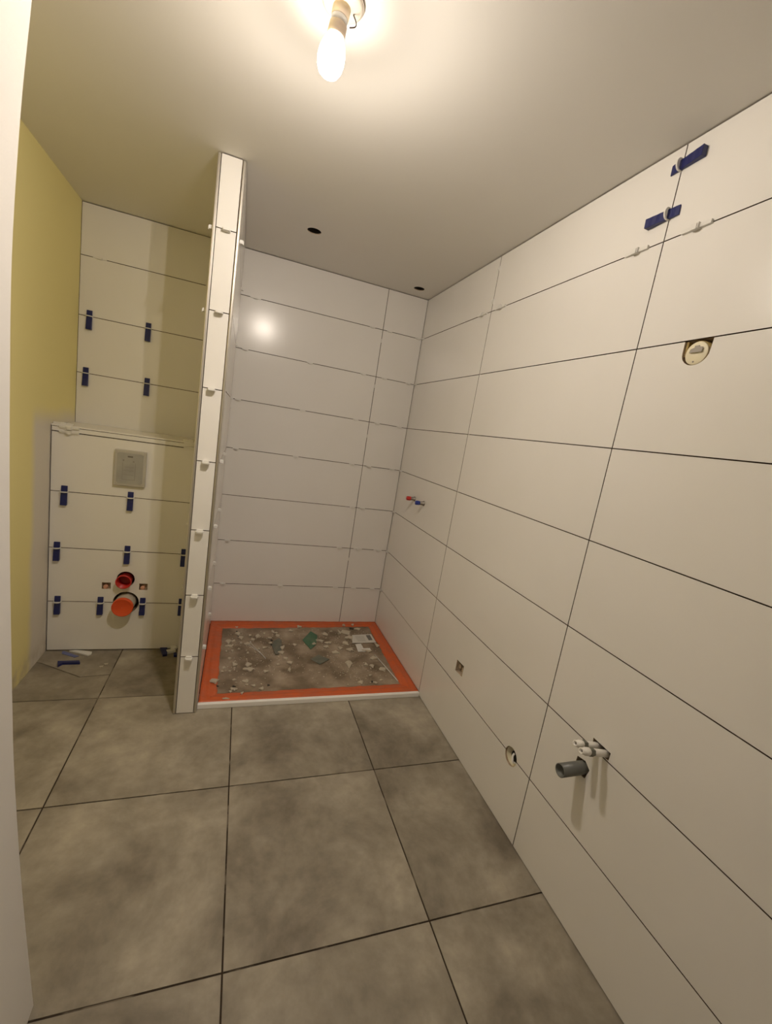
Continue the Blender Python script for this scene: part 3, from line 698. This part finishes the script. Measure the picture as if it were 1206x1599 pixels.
for x, y, lab in ((-1.67, -.496, 'left'), (-1.654, -.472, 'right')):
    o = src.copy(); C.objects.link(o); o.data = protos[3]; o.scale = (.022, .018, .005); o.location = (x, y, .0016)
    o['label'] = 'flat pale crumb on the niche floor tile, the %s of two' % lab; o['group'] = 'pale crumbs on the niche floor'

# ---------------------------------------------------------------- ceiling lamp: bare bulb in a provisional socket
t = thing('ceiling_lamp', 'bare glowing bulb hanging in a provisional socket from the ceiling', 'lamp', (-.972, -1.708, ZT))
bm = new(); lathe(bm, [(.047, -.0005), (.047, -.006), (.040, -.012), (.008, -.014)], 40); obj('ceiling_rose', bm, mat('lamp_rose_plastic', (.62, .57, .48), .5), t)
T = Matrix.Rotation(.10, 4, 'X') @ Matrix.Rotation(.10, 4, 'Y')
bm = new(); lathe(bm, [(.020, -.008), (.020, -.030), (.0175, -.032)], 24, T); lathe(bm, [(.0175, -.043), (.0200, -.045), (.0205, -.066), (.0180, -.068)], 24, T)
obj('lamp_socket', bm, M_socket, t)
bm = new(); lathe(bm, [(.0172, -.031), (.0188, -.033), (.0188, -.043), (.0172, -.044)], 24, T); obj('socket_band', bm, M_white, t)
bm = new(); tube(bm, spline([(.020, -.004, -.046), (.032, -.004, -.040), (.034, .000, -.028), (.026, .002, -.014)]), .0014, 6); obj('lamp_wire', bm, M_wire, t)
bm = new(); tube(bm, [(.0475*math.cos(a), .0475*math.sin(a), -.005) for a in [2*PI*k/40 for k in range(41)]], .0012, 6); obj('rose_rim', bm, mat('rose_rim_metal', (.45, .38, .32), .5), t)
bm = new(); prof = [(.0185, -.066), (.0195, -.070), (.0255, -.082), (.0300, -.098), (.0308, -.112), (.0285, -.127), (.0220, -.139), (.0120, -.1455), (.0015, -.147)]
lathe(bm, prof, 36, T)
mb = mat('glowing_bulb', (1, .95, .88), .3, emit=(BULB_COLOR, BULB_GLOW))
obj('bulb', bm, mb, t)
# the light the bulb gives off, with upward dimming added to shrink the ceiling hotspot
ld = bpy.data.lights.new('bulb_light', 'POINT'); ld.energy = LAMP_WATTS; ld.shadow_soft_size = .0375; ld.color = BULB_COLOR
ld.use_nodes = True; nt = ld.node_tree; em = nt.nodes['Emission']
ge = nt.nodes.new('ShaderNodeNewGeometry'); sp = nt.nodes.new('ShaderNodeSeparateXYZ'); mr = nt.nodes.new('ShaderNodeMapRange')
mr.interpolation_type = 'SMOOTHSTEP'
for i_, v in enumerate((-.05, .62, 1.0, .05)): mr.inputs[i_+1].default_value = v
nt.links.new(ge.outputs['Incoming'], sp.inputs[0]); nt.links.new(sp.outputs['Z'], mr.inputs[0]); nt.links.new(mr.outputs[0], em.inputs['Strength'])
lo_ = bpy.data.objects.new('bulb_light', ld); C.objects.link(lo_); lo_.parent = t; lo_.location = T @ Vector((0, 0, -.108))


# crumbs that would read alike get their rank from left to right
same = {}
for o in bpy.data.objects:
    if 'crumb' in o.name or 'chip' in o.name:
        if o.get('label'): same.setdefault(o['label'], []).append(o)
for lab, os_ in same.items():
    if len(os_) < 2 or 'the %s of two' in lab: continue
    os_.sort(key=lambda o: o.location.x)
    words = {2: ['left one', 'right one'], 3: ['leftmost', 'middle one', 'rightmost'], 4: ['leftmost', 'second', 'third', 'rightmost']}.get(len(os_)) or ['leftmost'] + ['number %d rightward' % k for k in range(2, len(os_))] + ['rightmost']
    for o, w_ in zip(os_, words): o['label'] = lab + ', ' + w_
